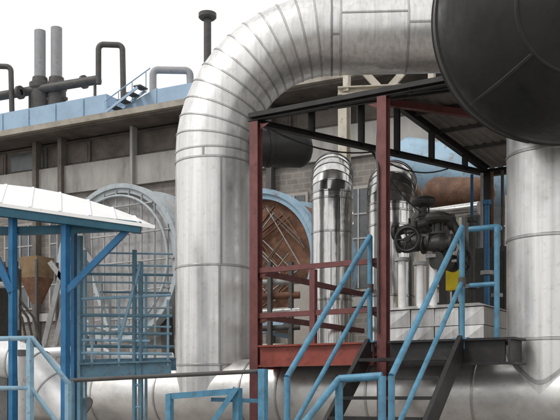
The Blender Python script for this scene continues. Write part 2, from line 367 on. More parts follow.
# gussets, bolt heads and a conduit on the columns
for q, z_ in ((A, ze-.1), (B, ze-.1), (A, zA(271)-.1), (B, zA(271)-.1), (A, zA(316)-.1), (B, zA(316)-.1)):
    sg = 1 if q is A else -1; o_ = q+U*sg*.06
    g_ = MB(); g_.add([hz(o_-W*.006, z_), hz(o_+U*sg*.13-W*.006, z_+.07), hz(o_-W*.006, z_+.07), hz(o_+W*.006, z_), hz(o_+U*sg*.13+W*.006, z_+.07), hz(o_+W*.006, z_+.07)], [(0, 1, 2), (5, 4, 3), (0, 3, 4, 1), (1, 4, 5, 2), (2, 5, 3, 0)]); g_.build('gusset', 'red', t)
part('conduit', 'dkgrey', t, 'tube', [hz(B-W*.08-U*.03, DK+.1), hz(B-W*.08-U*.03, 4.2), hz(B-W*.02-U*.075, 4.35), hz(B+W*.05-U*.075, ze-.05)], .014, 8)

# slack cables under the roof, clipped to the truss and running down to the valves
for k, (a_, b_, sag) in enumerate(((hz(A+U*.1, ze-.05), hz(A+(Cc-A)*.45, ze-.05), .12), (hz(A+(Cc-A)*.45, ze-.05), hz(A+(Cc-A)*.8, ze-.05), .15), (hz(A+(Cc-A)*.45, ze-.05), P(424, 214, 11.9), .1))):
    part('cable', 'iron', t, 'tube', [a_.lerp(b_, i/10)-Z*sag*4*(i/10)*(1-i/10) for i in range(11)], .011, 6)

# ------------------------------------------------------------------ platform
t = thing('steel_platform', 'raised steel platform with red and black edge beams under the shelter', 'platform', A+U*1.5)
D = lambda s, v, z=0: A+U*s+W*v+Z*z
m2 = MB(); m2.hexa([D(-.1, .07, DK-.06), D(2.75, .07, DK-.06), D(2.75, 3.4, DK-.06), D(-.1, 3.4, DK-.06), D(-.1, .07, DK), D(2.75, .07, DK), D(2.75, 3.4, DK), D(-.1, 3.4, DK)]); m2.hexa([D(2.755, .07, DK-.06), D(3.1, .07, DK-.06), D(3.1, .3, DK-.06), D(2.755, .3, DK-.06), D(2.755, .07, DK), D(3.1, .07, DK), D(3.1, .3, DK), D(2.755, .3, DK)])
m2.build('deck', 'deck', t)
part('edge_beam', 'red_floor', t, 'ibeam', D(.085, -.03, DK-.12), D(LB-.1, -.03, DK-.12), .12, .26, .02)
part('edge_beam', 'black', t, 'ibeam', D(LB+.1, -.03, DK-.13), D(3.1, -.03, DK-.13), .14, .28, .025)
part('edge_beam', 'black', t, 'ibeam', D(3.16, -.1, DK-.13), D(3.16, .32, DK-.13), .12, .28, .025)
part('edge_beam', 'red_floor', t, 'ibeam', D(0, .1, DK-.17), D(0, 3.3, DK-.17), .1, .2, .02)
for s_, v_ in ((.4, 1.5), (2.2, 1.5), (.5, 2.9), (2.3, 2.6), (0, 3.3)): part('leg', 'black', t, 'ibeam', D(s_, v_), D(s_, v_, DK-.27), .12, .12, .015)

# ------------------------------------------------------------------ stair
TL = P(370, 395, 10.15); TR = P(462, 395, 9.6)
TL.z = TR.z = 0
t = thing('metal_stair', 'steep steel stair with bright blue handrails climbing to the platform', 'stair', TL-W*2)
run, drop, hh = 2.0, 1.76, 1.20
lowz = DK-drop; dn = (-W*run-Z*drop); L = dn.length; dnn = dn.normalized()
for k, (q, sid) in enumerate(((TL, -1), (TR, 1))):
    q = hz(q, 0)
    m2 = MB(); m2.bar(q+Z*(DK-.04), q+dn+Z*(DK-.04), .05, .22); m2.build('stringer', 'black', t)
    top = q+Z*(DK+hh); r0 = .034
    rl = MB(); rl.tube([top, top+dn*.92], .03, 12); h1 = rl.build('handrail', 'blue', t)
    part('mid_rail', 'blue', h1, 'tube', [top-Z*.58, top-Z*.58+dn*.95], .025, 10)
    part('post', 'blue', h1, 'tube', [q+Z*(DK-.1), top], .03, 12)
    part('base_plate', 'blue', h1, 'box', q+Z*(DK+.01), U, .15, W, .12, .018)
    part('clamp', 'dkgrey', h1, 'lathe', top-Z*.63, Z, [(0, .03), (0, .042), (.09, .042), (.09, .03)], 16)
    b0 = top+dn*.92; part('post', 'blue', h1, 'tube', [b0-Z*1.25, b0], .031, 12)
nt_ = 8
for i in range(1, nt_+1):
    f = i/(nt_+.5); c = (TL+TR)/2+dn*f+Z*DK; part('tread', 'black', t, 'box', c, (TR-TL).normalized(), (TR-TL).length-.06, W, .24, .035)
# lower landing with rail
bl = TL+dn; brr = TR+dn; zl = lowz
t = thing('stair_landing', 'low landing with short blue rail at the foot of the steel stair', 'landing', bl)
m2 = MB(); e1 = (TR-TL).normalized(); wl = (TR-TL).length
oo = hz(bl, 0); m2.hexa([oo-W*.95+Z*(zl-.05), oo-W*.95+e1*wl+Z*(zl-.05), oo+W*.12+e1*wl+Z*(zl-.05), oo+W*.12+Z*(zl-.05), oo-W*.95+Z*zl, oo-W*.95+e1*wl+Z*zl, oo+W*.12+e1*wl+Z*zl, oo+W*.12+Z*zl]); m2.build('deck', 'deck', t)
for a_ in (0, wl): 
    for b_ in (-.9, .05): part('leg', 'black', t, 'bar', oo+W*b_+e1*a_, oo+W*b_+e1*a_+Z*(zl-.05), .07)
p1 = P(339, 379, 7.7); p2 = P(382, 376, 7.55)
rl = MB(); rl.tube([p1, p2], .034); rl.tube([p1, p1+(P(300, 428, 7.35)-p1)*1.9], .03); h1 = rl.build('handrail', 'blue', t)
for q in (p1, p2): part('post', 'blue', h1, 'tube', [hz(q, 0), q], .034, 12)

# guard rail on the platform right of the stair
t = thing('guardrail', 'short blue guardrail on the platform beside the right stair post', 'railing', TR+U*.1)
q0 = hz(TR, DK+hh-.02)+U*.06+W*.06; q1 = q0+U*.3+W*.0
part('rail', 'blue', t, 'tube', [q0, q1, q1+W*.1], .03); part('rail', 'blue', t, 'tube', [q0-Z*.6, q1-Z*.6], .026)
part('post', 'blue', t, 'tube', [hz(q1, DK), q1], .03)

# ------------------------------------------------------------------ twin inner pipes
for i, (px, d, r, ty, lab) in enumerate(((332, 13.4, .30, 147, 'slim bright silver pipe with rounded top, between the two red columns'), (390.5, 12.9, .335, 155, 'slim bright silver pipe with rounded top, partly hidden by the near red column'))):
    q = G(px, d); zt = CAMZ+(HY-ty)/F*d; RR = .40; z1 = zt-r-RR
    t = thing('riser_pipe', lab, 'pipe', (q.x, q.y, DK), 'silver risers inside the shelter')
    part('base_flange', 'dkgrey', t, 'lathe', (q.x, q.y, DK), Z, [(0, r+.12), (.04, r+.12), (.04, r)], 40)
    m2 = MB(); m2.panels([(hz(q, z), Z, r) for z in (DK+.04, 3.05, 4.05, z1-.1, z1)], W, lon=[215, 245, 222], seam=.035, seg=48); m2.build('riser', 'clad_bright', t)
    dd_ = (W*.9-U*.44).normalized() if i == 0 else (W*.9-U*.28).normalized(); c1 = hz(q, z1)+dd_*RR; st = []
    for k in range(8):
        a = math.radians(90*k/7); st.append((c1-dd_*RR*math.cos(a)+Z*RR*math.sin(a), dd_*math.sin(a)+Z*math.cos(a), r))
    m2 = MB(); m2.panels(st, dd_.cross(Z).normalized(), seam=.02, var=.3, seg=48); m2.build('elbow', 'clad_bright', t)
    e = c1+Z*RR; m2 = MB(); m2.panels([(e+dd_*k, dd_, r) for k in (0, 1.3, 2.6, 3.6)], Z, seam=.03, seg=40, caps=True); m2.build('horizontal_run', 'clad_bright', t)
    part('support_post', 'cream', t, 'bar', hz(e+dd_*3.2, 0), hz(e+dd_*3.2, e.z-r), .14)

# silver clad casing on the deck
t = thing('clad_casing', 'low silver panelled casing on the deck behind the blue stair rails', 'casing', D(2.0, 1, DK))
m2 = MB(); s0_, s1_, v0_, v1_, hc = 1.47, 2.66, .62, 1.5, .42
for i in range(4):
    for j in range(2):
        a0 = s0_+(s1_-s0_)*i/4; a1 = s0_+(s1_-s0_)*(i+1)/4; z0 = DK+hc*j/2; z1 = DK+hc*(j+1)/2-.008; o1 = .012*((i+j) % 2)
        m2.hexa([D(a0+.004, v0_-o1, z0), D(a1-.004, v0_+.01-o1, z0), D(a1-.004, v1_, z0), D(a0+.004, v1_, z0), D(a0+.004, v0_+.006, z1), D(a1-.004, v0_-o1, z1), D(a1-.004, v1_, z1), D(a0+.004, v1_, z1)], .72+.28*random.random())
m2.build('panel', 'clad', t)
m2 = MB(); m2.hexa([D(s0_-.03, v0_-.04, DK+hc), D(s1_+.03, v0_-.04, DK+hc), D(s1_+.03, v1_+.03, DK+hc), D(s0_-.03, v1_+.03, DK+hc), D(s0_+.1, v0_+.12, DK+hc+.05), D(s1_-.1, v0_+.12, DK+hc+.05), D(s1_-.1, v1_-.1, DK+hc+.05), D(s0_+.1, v1_-.1, DK+hc+.05)]); m2.build('lid', 'clad', t)

# thin pipes above the casing
for i, (px, r, y0, d) in enumerate(((402, .05, 258, 10.95), (420, .045, 262, 10.8), (433, .05, 255, 10.75))):
    q = G(px, d); t = thing('small_pipe', ('thin pale pipe on the casing nearest the black handwheel', 'thin pale pipe on the casing, middle of three', 'thin pale pipe on the casing, nearest the yellow box')[i], 'pipe', (q.x, q.y, DK+.47), 'thin pipes standing on the casing')
    zt = CAMZ+(HY-y0)/F*d
    part('barrel', 'clad_white', t, 'tube', [(q.x, q.y, DK+.47), (q.x, q.y, zt)], r, 16); part('flange', 'grey', t, 'lathe', (q.x, q.y, zt-.04), Z, [(0, r), (0, r+.04), (.04, r+.04), (.04, r)], 20)

# valves
def valve(c, ax_, lab, sc=1., wheel=True):
    c = V(c); ax_ = V(ax_).normalized(); t = thing('valve', lab, 'valve', c-Z*.12*sc, 'dark valves above the casing')
    m3 = MB(); m3.lathe(c-ax_*.24*sc, ax_, [(0, .001), (0, .13*sc), (.035*sc, .13*sc), (.035*sc, .07*sc), (.1*sc, .08*sc), (.18*sc, .125*sc), (.3*sc, .125*sc), (.38*sc, .08*sc), (.445*sc, .07*sc), (.445*sc, .13*sc), (.48*sc, .13*sc), (.48*sc, .001)], 24); m3.build('body', 'iron', t)
    m3 = MB(); m3.lathe(c+Z*.09*sc, Z, [(0, .08*sc), (.05*sc, .08*sc), (.05*sc, .11*sc), (.08*sc, .11*sc), (.08*sc, .05*sc), (.22*sc, .045*sc), (.22*sc, .001)], 20); m3.build('bonnet', 'iron', t)
    if wheel:
        s_ = ax_.cross(Z).normalized(); wc = c+s_*.33*sc
        m3 = MB(); m3.tube([c, wc], .022*sc, 10); m3.build('stem', 'grey', t)
        m3 = MB(); m3.ring(wc, s_, .165*sc, .028*sc, 36, 10)
        for k in range(5):
            an = k*2*math.pi/5; yv = s_.cross(Z).normalized(); m3.tube([wc, wc+(yv*math.cos(an)+Z*math.sin(an))*.15*sc], .014*sc, 8)
        m3.lathe(wc-s_*.03*sc, s_, [(0, .001), (0, .04*sc), (.06*sc, .04*sc), (.06*sc, .001)], 14); m3.build('handwheel', 'rubber', t)
    else:
        m3 = MB(); m3.lathe(c+Z*.3*sc, Z, [(0, .001), (0, .1*sc), (.03*sc, .17*sc), (.07*sc, .19*sc), (.09*sc, .19*sc), (.13*sc, .16*sc), (.17*sc, .06*sc), (.17*sc, .001)], 28); m3.build('actuator', 'iron', t)
        m3 = MB(); m3.bar(c+Z*.08*sc+ax_*.07*sc, c+Z*.3*sc+ax_*.07*sc, .025*sc); m3.bar(c+Z*.08*sc-ax_*.07*sc, c+Z*.3*sc-ax_*.07*sc, .025*sc); m3.build('yoke', 'iron', t)
    return t
valve(P(414, 243, 10.9), V((.4, .9, .0)).cross(Z), 'dark iron valve with a round black handwheel on its left side', .85)
valve(P(438, 244, 10.75), U, 'dark iron valve with domed actuator beside the top of the right stair rail', .82, False)
valve(P(424, 226, 11.9), (U+W*.4), 'dark iron valve with domed actuator, highest of the valves behind the red column', .85, False)
valve(P(445, 262, 10.8), (W+U*.2), 'dark iron valve with a black handwheel above the yellow box', .8)
m2 = MB(); pp = [P(396, 232, 11.3), P(430, 222, 11.0), P(452, 222, 10.8)]; m2.tube(pp+[P(462, 240, 10.8), P(470, 262, 10.9)], .055, 16)
for q in pp: m2.lathe(q-U*.03, U, [(0, .05), (0, .1), (.05, .1), (.05, .05)], 20)
tag(m2.build('dark_manifold', 'iron', None, pp[1]), 'dark iron manifold pipe linking the valves under the shelter', 'pipe')
t = thing('yellow_box', 'small yellow cabinet on a dark post behind the stair rail', 'cabinet', G(455, 11.2, DK))
q = P(455, 276, 11.2); part('body', 'yellow', t, 'box', q, U, .19, W, .14, .36); part('door', 'yellow', t, 'box', q-W*.078, U, .165, W, .012, .33); part('post', 'iron', t, 'bar', hz(q, DK), q-Z*.18, .06)

# rusty vessel in the back
t = thing('rusty_vessel', 'orange brown rusty horizontal vessel in the back of the shelter', 'vessel', G(452, 14.6))
c = P(436, 193, 14.9); e = P(480, 194, 14.3); dx = (e-c).normalized(); Lr = (e-c).length
part('shell', 'rust_o', t, 'lathe', c, dx, [(-.22, .001), (-.2, .12), (-.12, .2), (0, .26), (Lr, .26), (Lr+.12, .2), (Lr+.2, .12), (Lr+.22, .001)], 36, sharp=False)
for k in (.2, .8): part('support_leg', 'dkgrey', t, 'bar', hz(c+dx*Lr*k, 0), c+dx*Lr*k-Z*.25, .14)
t = thing('silver_pipe', 'short silver pipe below the rusty vessel catching the light', 'pipe', G(455, 13.6))
m2 = MB(); m2.tube([P(428, 215, 13.9), P(480, 208, 13.3)], .1, 20); m2.build('barrel', 'clad_bright', t); part('support_leg', 'grey', t, 'bar', G(470, 13.4), P(470, 212, 13.42), .08)
t = thing('blue_tank', 'pale blue tank glimpsed behind the roof truss and right pipe', 'tank', G(450, 20))
c = P(404, 164, 20.5); e = P(540, 184, 19.2); dx = (e-c).normalized(); Lr = (e-c).length
part('shell', 'roofblue2', t, 'lathe', c, dx, [(-.3, .001), (-.28, .25), (-.18, .46), (0, .6), (Lr, .6), (Lr+.2, .45), (Lr+.3, .001)], 44, sharp=False)
for k in (.15, .85): part('saddle', 'concrete', t, 'box', hz(c+dx*Lr*k, (c.z-.75)/2), dx, .4, dx.cross(Z), .9, c.z-.75)
# posts behind the right of the platform
for i, (px, d, y0, mat, r, lab) in enumerate(((487, 11.6, 205, 'blue_deep', .035, 'thin deep blue standpipe behind the platform guardrail'), (497, 12.4, 232, 'blue_deep', .03, 'thin deep blue standpipe close to the right silver pipe'), (472, 12.2, 222, 'iron', .045, 'thin black standpipe left of the dark shelter column'))):
    q = P(px, y0, d); t = thing('standpipe', lab, 'pipe', hz(q, 0), 'standpipes at the back of the platform'); part('barrel', mat, t, 'tube', [hz(q, 0), q], r, 14); part('cap', mat, t, 'lathe', q, Z, [(0, r+.02), (.06, r+.02), (.06, .001)], 14); part('flange', 'grey', t, 'lathe', q-Z*.9, Z, [(0, r), (0, r+.05), (.05, r+.05), (.05, r)], 18)
t = thing('pump_unit', 'dark pump and motor at the back of the deck by the right pipe', 'pump', D(2.2, 2.7, DK))
c = D(1.9, 2.6, DK+.35); part('motor', 'iron', t, 'lathe', c, U, [(0, .001), (0, .2), (.06, .22), (.5, .22), (.56, .18), (.56, .001)], 26); part('pump_casing', 'rust', t, 'lathe', c+U*.62, U, [(0, .001), (0, .26), (.2, .26), (.24, .12), (.3, .12), (.3, .001)], 28); part('baseplate', 'dkgrey', t, 'box', c+U*.4-Z*.29, U, 1.2, W, .5, .1); part('pedestal', 'dkgrey', t, 'box', c+U*.28-Z*.2, U, .4, W, .3, .14)

t = thing('control_panel', 'dark steel control panel with conduits at the back of the platform by the right pipe', 'panel', D(2.5, 2.2, DK))
q = G(488, 12.9, DK); part('cabinet', 'dkgrey', t, 'box', q+Z*.75, U, .62, W, .3, 1.5)
part('door', 'iron', t, 'box', q+Z*.8-W*.16, U, .54, W, .02, 1.25); part('handle', 'grey', t, 'box', q+Z*.8-W*.18+U*.2, U, .03, W, .03, .16)
for k in range(4): part('conduit', ('blue_deep', 'grey', 'rust', 'dkgrey')[k], t, 'tube', [q+U*(-.24+.15*k)+Z*1.5, q+U*(-.24+.15*k)+Z*2.6], .022, 10)
# dark branch next to the main riser
t = thing('branch_pipe', 'short black capped pipe just right of the wide riser under the roof edge', 'pipe', P(256, 147, 12.6))
c = P(222, 146, 12.4); e = P(300, 149, 12.75); dx = (e-c).normalized(); Lr = (e-c).length
part('barrel', 'soot', t, 'lathe', c, dx, [(0, .26), (Lr*.55, .26), (Lr*.55, .275), (Lr*.6, .275), (Lr*.6, .26), (Lr, .26)], 40); part('cap', 'soot', t, 'lathe', c+dx*Lr, dx, [(0, .26), (.06, .24), (.12, .19), (.16, .1), (.17, .001)], 40, sharp=False)

# cream lattice girder under the big pipe
t = thing('lattice_girder', 'cream lattice girder under the horizontal run of the big pipe', 'girder', G(345, 14.2))
g0 = P(338, 92, 14.2); g1 = g0+V((.985, -.13, 0)).normalized()*8; gd = (g1-g0).normalized(); hgt = .62
part('chord', 'cream', t, 'ibeam', g0, g1, .14, .13, .02); part('chord', 'cream', t, 'ibeam', g0+Z*hgt, g1+Z*hgt, .14, .13, .02)
for k in range(12):
    a_ = g0+gd*(.12+k*.66); part('diagonal', 'cream', t, 'bar', a_ if k % 2 else a_+Z*hgt, (a_+gd*.56)+(Z*hgt if k % 2 else Z*0), .07, .1)
    if k % 2 == 0: part('vertical', 'cream', t, 'bar', a_+gd*.02, a_+gd*.02+Z*hgt, .09, .1)
for q in (g0+gd*.1, g1-gd*.3): part('column', 'cream', t, 'ibeam', hz(q, 0), q-Z*.07, .15, .15, .02)

# ------------------------------------------------------------------ ring drums
def drum(name, lab, cat, px, py, d, R, ringmat, infill, ax_=-W, Ld=1.3, thick=.22, spokes=True):
    c = P(px, py, d); t = thing(name, lab, cat, hz(c, 0))
    ax_ = V(ax_).normalized(); x = ax_.cross(Z).normalized()
    part('rim', ringmat, t, 'lathe', c, ax_, [(-.12, R-thick), (.08, R-thick), (.08, R-thick*.55), (.13, R-thick*.5), (.13, R), (-.12, R), (-.12, R-thick)], 72)
    part('rear_rim', ringmat, t, 'lathe', c-ax_*Ld, ax_, [(-.1, R-thick), (.1, R-thick), (.1, R+.02), (-.1, R+.02), (-.1, R-thick)], 72)
    part('shell', infill if spokes is not True else 'grey', t, 'lathe', c-ax_*Ld, ax_, [(.1, R-.09), (Ld-.12, R-.09)], 72)
    part('end_plate', infill, t, 'lathe', c-ax_*.06, ax_, [(0, R-thick+.02), (.02, .001)], 72)
    n = 0
    for k in range(n):
        an = math.pi*2*k/n+.25; dirv = x*math.cos(an)+Z*math.sin(an); part('spoke', ringmat, t, 'bar', c+dirv*.2+ax_*.03, c+dirv*(R-thick)+ax_*.03, .08, .07, up=ax_)
    if n: part('hub', ringmat, t, 'lathe', c-ax_*.03, ax_, [(0, .24), (.14, .24), (.14, .1), (.2, .1), (.2, .001)], 28)
    for sx in (-1, 1):
        part('support_leg', 'dkgrey', t, 'bar', hz(c+x*sx*R*.75-ax_*.3, 0), c+x*sx*R*.62-ax_*.3-Z*R*.68, .2)
    return t, c, x
t, c, x = drum('ring_drum', 'large grey barred ring left of the wide pipe', 'wheel', 119, 264, 20, 1.76, 'drumgrey', 'grey', -W, 1.0, .2)
for k in range(-4, 5):
    h = math.sqrt(max(.1, 1.62**2-(k*.36)**2)); part('bar', 'grey', t, 'tube', [c+x*k*.36-Z*h-W*.09, c+x*k*.36+Z*h-W*.09], .022, 6)
for k in range(-2, 3):
    h = math.sqrt(max(.1, 1.62**2-(k*.62)**2)); part('bar', 'grey', t, 'tube', [c+Z*k*.62-x*h-W*.11, c+Z*k*.62+x*h-W*.11], .02, 6)
part('outer_hoop', 'drumgrey', t, 'ring', c-W*.16, W, 1.48, .03, 72, 8); part('strut', 'drumgrey', t, 'bar', c+x*1.0+Z*.75-W*.2, c+x*.1-Z*1.5-W*.2, .09)
t, c, x = drum('ring_drum', 'rust brown drum with pale blue rim behind the left red column', 'drum', 258, 262, 18.4, 1.47, 'roofblue2', 'rust', -W, 1.5, .2, False)
for k in range(34):    # strapping across the rusty face, uneven
    o_ = random.uniform(-1.1, 1.1); h = math.sqrt(1.2**2-o_*o_)*random.uniform(.5, .98); an = random.choice((.9, .75, 1.0, -.8, -.55)); dv = x*math.cos(an)+Z*math.sin(an); nv = Z*math.cos(an)-x*math.sin(an); l_ = -W*(.075+.006*(k % 5))
    part('lattice_strip', random.choice(('rust', 'darkwall', 'rust', 'darkwall', 'spandrel')), t, 'bar', c+nv*o_-dv*h+l_, c+nv*o_+dv*h+l_, .016, random.uniform(.02, .06), up=W)
t = thing('grey_cabinet', 'pale grey cabinet with a shelf seen low behind the left red column', 'cabinet', G(300, 16))
q = P(312, 330, 16); part('body', 'concrete', t, 'bar', hz(q, 0), P(312, 282, 16), .62, .5, up=W); part('shelf', 'cream', t, 'box', P(278, 349, 15.6), U, .55, W, .5, .16); part('bracket', 'dkgrey', t, 'bar', G(278, 15.6), P(278, 354, 15.6), .1)
t = thing('pipe_rack', 'dark pipe rack with thin pipes behind the red rails', 'rack', G(282, 15))
for px in (270, 291): part('post', 'dkgrey', t, 'bar', G(px, 15), P(px, 262, 15), .07)
for y_, mt, r_ in ((282, 'grey', .05), (296, 'rust', .06), (312, 'clad_bright', .07), (328, 'dkgrey', .05)): part('pipe', mt, t, 'tube', [P(255, y_+1, 15.1), P(300, y_-1, 15)], r_, 12)

# ------------------------------------------------------------------ background hall
U2 = V((.892, -.451, 0)).normalized(); N2 = V((-.451, -.892, 0)).normalized(); R0 = G(90, 28, -.2)
t = thing('industrial_hall', 'long grey industrial hall with beige eaves and a dark clerestory in the background', 'building', R0)
H = lambda s, n, z: R0+U2*s+N2*n+Z*z
S0, S1 = -18, 30
def slab(name, mat, s0, s1, n0, n1, z0, z1, par=None):
    m3 = MB(); m3.hexa([H(s0, n1, z0), H(s1, n1, z0), H(s1, n0, z0), H(s0, n0, z0), H(s0, n1, z1), H(s1, n1, z1), H(s1, n0, z1), H(s0, n0, z1)]); return m3.build(name, mat, par or t)
slab('wall', 'brick', S0, S1, -9, 0, 0, 8.18)
slab('spandrel', 'spandrel', S0, S1, -.3, .12, 8.18, 9.05)
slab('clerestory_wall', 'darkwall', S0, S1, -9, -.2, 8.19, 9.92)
slab('roof', 'beige', S0-.5, S1+.5, -9.4, .85, 9.99, 10.12); slab('soffit', 'darkwall', S0-.5, S1+.5, -.1, .84, 9.93, 9.985)  # soffit coloured dark so the eave's shade is painted in
slab('gutter', 'beige', S0-.5, S1+.5, .86, 1.0, 10.0, 10.17)
s_ = S0+.6; i = 0
while s_ < S1:
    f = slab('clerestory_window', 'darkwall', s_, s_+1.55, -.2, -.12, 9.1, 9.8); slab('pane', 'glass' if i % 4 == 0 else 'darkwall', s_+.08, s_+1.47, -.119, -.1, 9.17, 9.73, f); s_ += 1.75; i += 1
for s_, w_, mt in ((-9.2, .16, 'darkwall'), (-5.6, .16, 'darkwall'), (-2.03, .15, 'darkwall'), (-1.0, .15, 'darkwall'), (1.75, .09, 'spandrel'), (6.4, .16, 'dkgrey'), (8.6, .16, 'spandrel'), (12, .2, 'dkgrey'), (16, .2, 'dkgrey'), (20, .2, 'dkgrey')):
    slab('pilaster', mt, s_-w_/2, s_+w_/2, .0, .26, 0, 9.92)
for k in range(-9, 16):
    s_ = k*1.9+.3; f = slab('window', 'concrete', s_, s_+1.5, -.05, .06, 4.6, 7.4)
    slab('pane', 'glass', s_+.08, s_+1.42, .061, .08, 4.68, 7.32, f)
    for q in (.36, .72, 1.08): slab('mullion', 'grey', s_+q, s_+q+.04, .081, .11, 4.68, 7.32, f)
    for q in (.65, 1.3, 1.95): slab('mullion', 'grey', s_+.08, s_+1.42, .082, .105, 4.68+q, 4.72+q, f)
slab('string_course', 'spandrel', S0, S1, .0, .1, 4.2, 4.45); slab('plinth', 'concrete', S0, S1, .0, .15, 0, 1.1)

t2 = thing('roof_duct', 'long pale blue sheet duct along the hall roof edge', 'duct', H(0, .2, 10.13))
def slab2(name, mat, s0, s1, n0, n1, z0, z1, par): return slab(name, mat, s0, s1, n0, n1, z0, z1, par)
slab('casing', 'roofblue', S0, .9, -1.6, .35, 10.13, 10.98, t2)
s_ = S0+.4
while s_ < .8: slab('rib', 'roofblue', s_, s_+.05, .351, .385, 10.16, 10.95, t2); s_ += 1.1
t2 = thing('roof_housing', 'stepped pale blue roof housing right of the long blue duct', 'housing', H(3, .2, 10.13))
m2 = MB(); m2.add([H(1.05, .3, 10.13), H(2.7, .3, 10.13), H(2.7, .3, 10.9), H(1.05, -1.5, 10.13), H(2.7, -1.5, 10.13), H(2.7, -1.5, 10.9), H(1.05, .3, 10.35), H(1.05, -1.5, 10.35)], [(0, 1, 2, 6), (4, 3, 7, 5), (6, 2, 5, 7), (0, 6, 7, 3), (1, 4, 5, 2)]); m2.build('sloping_casing', 'roofblue', t2)
slab('casing', 'roofblue', 2.72, 5.8, -1.5, .3, 10.13, 10.86, t2); slab('side_panel', 'dkgrey', 2.9, 4.5, .301, .33, 10.2, 10.42, t2)
for k in range(5): slab('step', 'dkgrey', .95+k*.3, 1.2+k*.3, .31, .7, 10.25+k*.16, 10.29+k*.16, t2)
m2 = MB()
for n_ in (.34, ):
    m2.tube([H(.8, n_, 10.75), H(2.5, n_, 11.5)], .018, 8)
    for k in range(4): m2.tube([H(.85+k*.5, n_, 10.2+k*.2), H(.85+k*.5, n_, 10.78+k*.22)], .016, 8)
m2.build('handrail', 'roofblue', t2)
for n_ in (.32, .69): part('stringer', 'roofblue', t2, 'bar', H(.85, n_, 10.16), H(2.3, n_, 10.86), .03, .08)
# blue roofing further right behind the shelter
t2 = thing('roof_duct', 'blue duct on the hall roof seen under the bend of the wide pipe', 'duct', H(8, .2, 10.13))
slab('casing', 'roofblue', 6.3, 14, -1.6, .3, 10.13, 10.9, t2)

# stacks
stack = None
for i, (px, ty) in enumerate(((40, 31), (56.5, 28))):
    d = 30.6; q = P(px, ty, d)
    t2 = thing('chimney', ('grey round chimney with dark collar, left and slightly shorter of the pair', 'grey round chimney with dark collar, right and slightly taller of the pair')[i], 'chimney', hz(q, 9.92), 'twin chimneys on the hall roof')
    zc = P(0, 80, d).z
    part('flue', 'stack', t2, 'lathe', hz(q, zc-.2), Z, [(0, .19), (q.z-zc+.2, .19), (q.z-zc+.2, .15), (q.z-zc, .15), (q.z-zc, .001)], 24)
    part('collar', 'dkgrey', t2, 'lathe', hz(q, 9.92), Z, [(0, .32), (zc-10.3, .32), (zc-10.22, .36), (zc-10.05, .36), (zc-10.0, .27), (zc-9.85, .25), (zc-9.85, .18)], 24)
    part('bracket', 'dkgrey', t2, 'bar', hz(q, zc-.7)-U2*.45, hz(q, zc-.7)+U2*.45, .1)
def rooftube(name, lab, cat, pts, r, mat, leg=None, seg=12):
    b0 = V(pts[0]); b0.z = 9.92; t3 = thing(name, lab, cat, b0); part('barrel', mat, t3, 'tube', pts, r, seg)
    for q in leg or []: part('support_leg', mat, t3, 'bar', hz(q, 9.92), q, .07)
    return t3
d = 30.2
t3 = rooftube('roof_pipe', 'thick dark horizontal pipe behind the twin chimneys on the roof', 'pipe', [P(-30, 101, d+1), P(60, 86, d), P(100, 79.5, d-.3)], .15, 'dkgrey', [P(-20, 99, d+1), P(30, 90, d+.3), P(95, 80, d-.3)])
for px, py in ((20, 92.5), (84, 82)): part('flange', 'dkgrey', t3, 'lathe', P(px, py, d)-U2*.05, U2, [(0, .1), (0, .22), (.1, .22), (.1, .1)], 18)
def upipe(lab, x0, x1, yt, yb0, yb1, d, r, mat):
    k = 5; bend = lambda t: (k-k*math.cos(math.radians(t)), k-k*math.sin(math.radians(t)))
    a0 = [P(x0, yb0, d)]+[P(x0+bend(t)[0], yt+bend(t)[1], d) for t in range(0, 91, 15)]+[P(x1-bend(t)[0], yt+.5+bend(t)[1], d) for t in range(90, -1, -15)]+[P(x1+1, yb1, d)]
    return rooftube('bent_pipe', lab, 'pipe', a0, r, mat)
upipe('tall dark inverted U pipe on the roof right of the chimneys', 98.5, 122.5, 44.5, 84, 100, 29.6, .095, 'dkgrey')
upipe('dark inverted U pipe at the far left edge of the roof', -14, 11, 66, 100, 114, 30.2, .09, 'dkgrey')
upipe('low grey arched pipe at the end of the blue roof housing', 153, 190, 70, 98, 98, 27.6, .11, 'stack')
q = P(207.5, 14, 27.6); t3 = thing('vent_pole', 'black roof vent pole with a flat T cap against the sky', 'vent', hz(q, 9.92))
part('pole', 'dkgrey', t3, 'tube', [hz(q, 9.92), q-Z*.08], .115, 18); part('cap', 'dkgrey', t3, 'lathe', q-Z*.16, Z, [(0, .1), (0, .22), (.05, .275), (.17, .275), (.17, .001)], 20)
part('base', 'dkgrey', t3, 'lathe', hz(q, 9.92), Z, [(0, .3), (.1, .3), (.3, .13)], 18)

# ------------------------------------------------------------------ left shelter with the white roof
t = thing('canopy_shelter', 'blue steel canopy with a curved white sheet roof at the left', 'canopy', G(40, 9.2))
dn_, df = 9.0, 10.6; nx = [-90, -40, 0, 30, 60, 90, 115, 138, 155]
near = [P(x_, 203+max(0, x_)*.142, dn_) for x_ in nx]
fy = [184, 183.5, 184.5, 187.5, 192.5, 200, 207.5, 216, 224.5]; far = [P(x_, y_, df) for x_, y_ in zip([-60, -25, 6, 33, 60, 88, 112, 134, 152], fy)]
m2 = MB(); n = len(nx); L1 = near+far+[p-Z*.035 for p in near]+[p-Z*.035 for p in far]
m2.add(L1, [(i, i+1, n+i+1, n+i) for i in range(n-1)], 1, True)
m2.add(L1, [(2*n+i+1, 2*n+i, 3*n+i, 3*n+i+1) for i in range(n-1)]+[(i+1, i, 2*n+i, 2*n+i+1) for i in range(n-1)]+[(n+i, n+i+1, 3*n+i+1, 3*n+i) for i in range(n-1)]+[(n-1, 2*n-1, 4*n-1, 3*n-1)])
m2.build('roof_sheet', 'white_sheet', t)
fb = lambda x_, dy=0, d=dn_+.05: P(x_, 203+max(0, x_)*.142+dy, d)
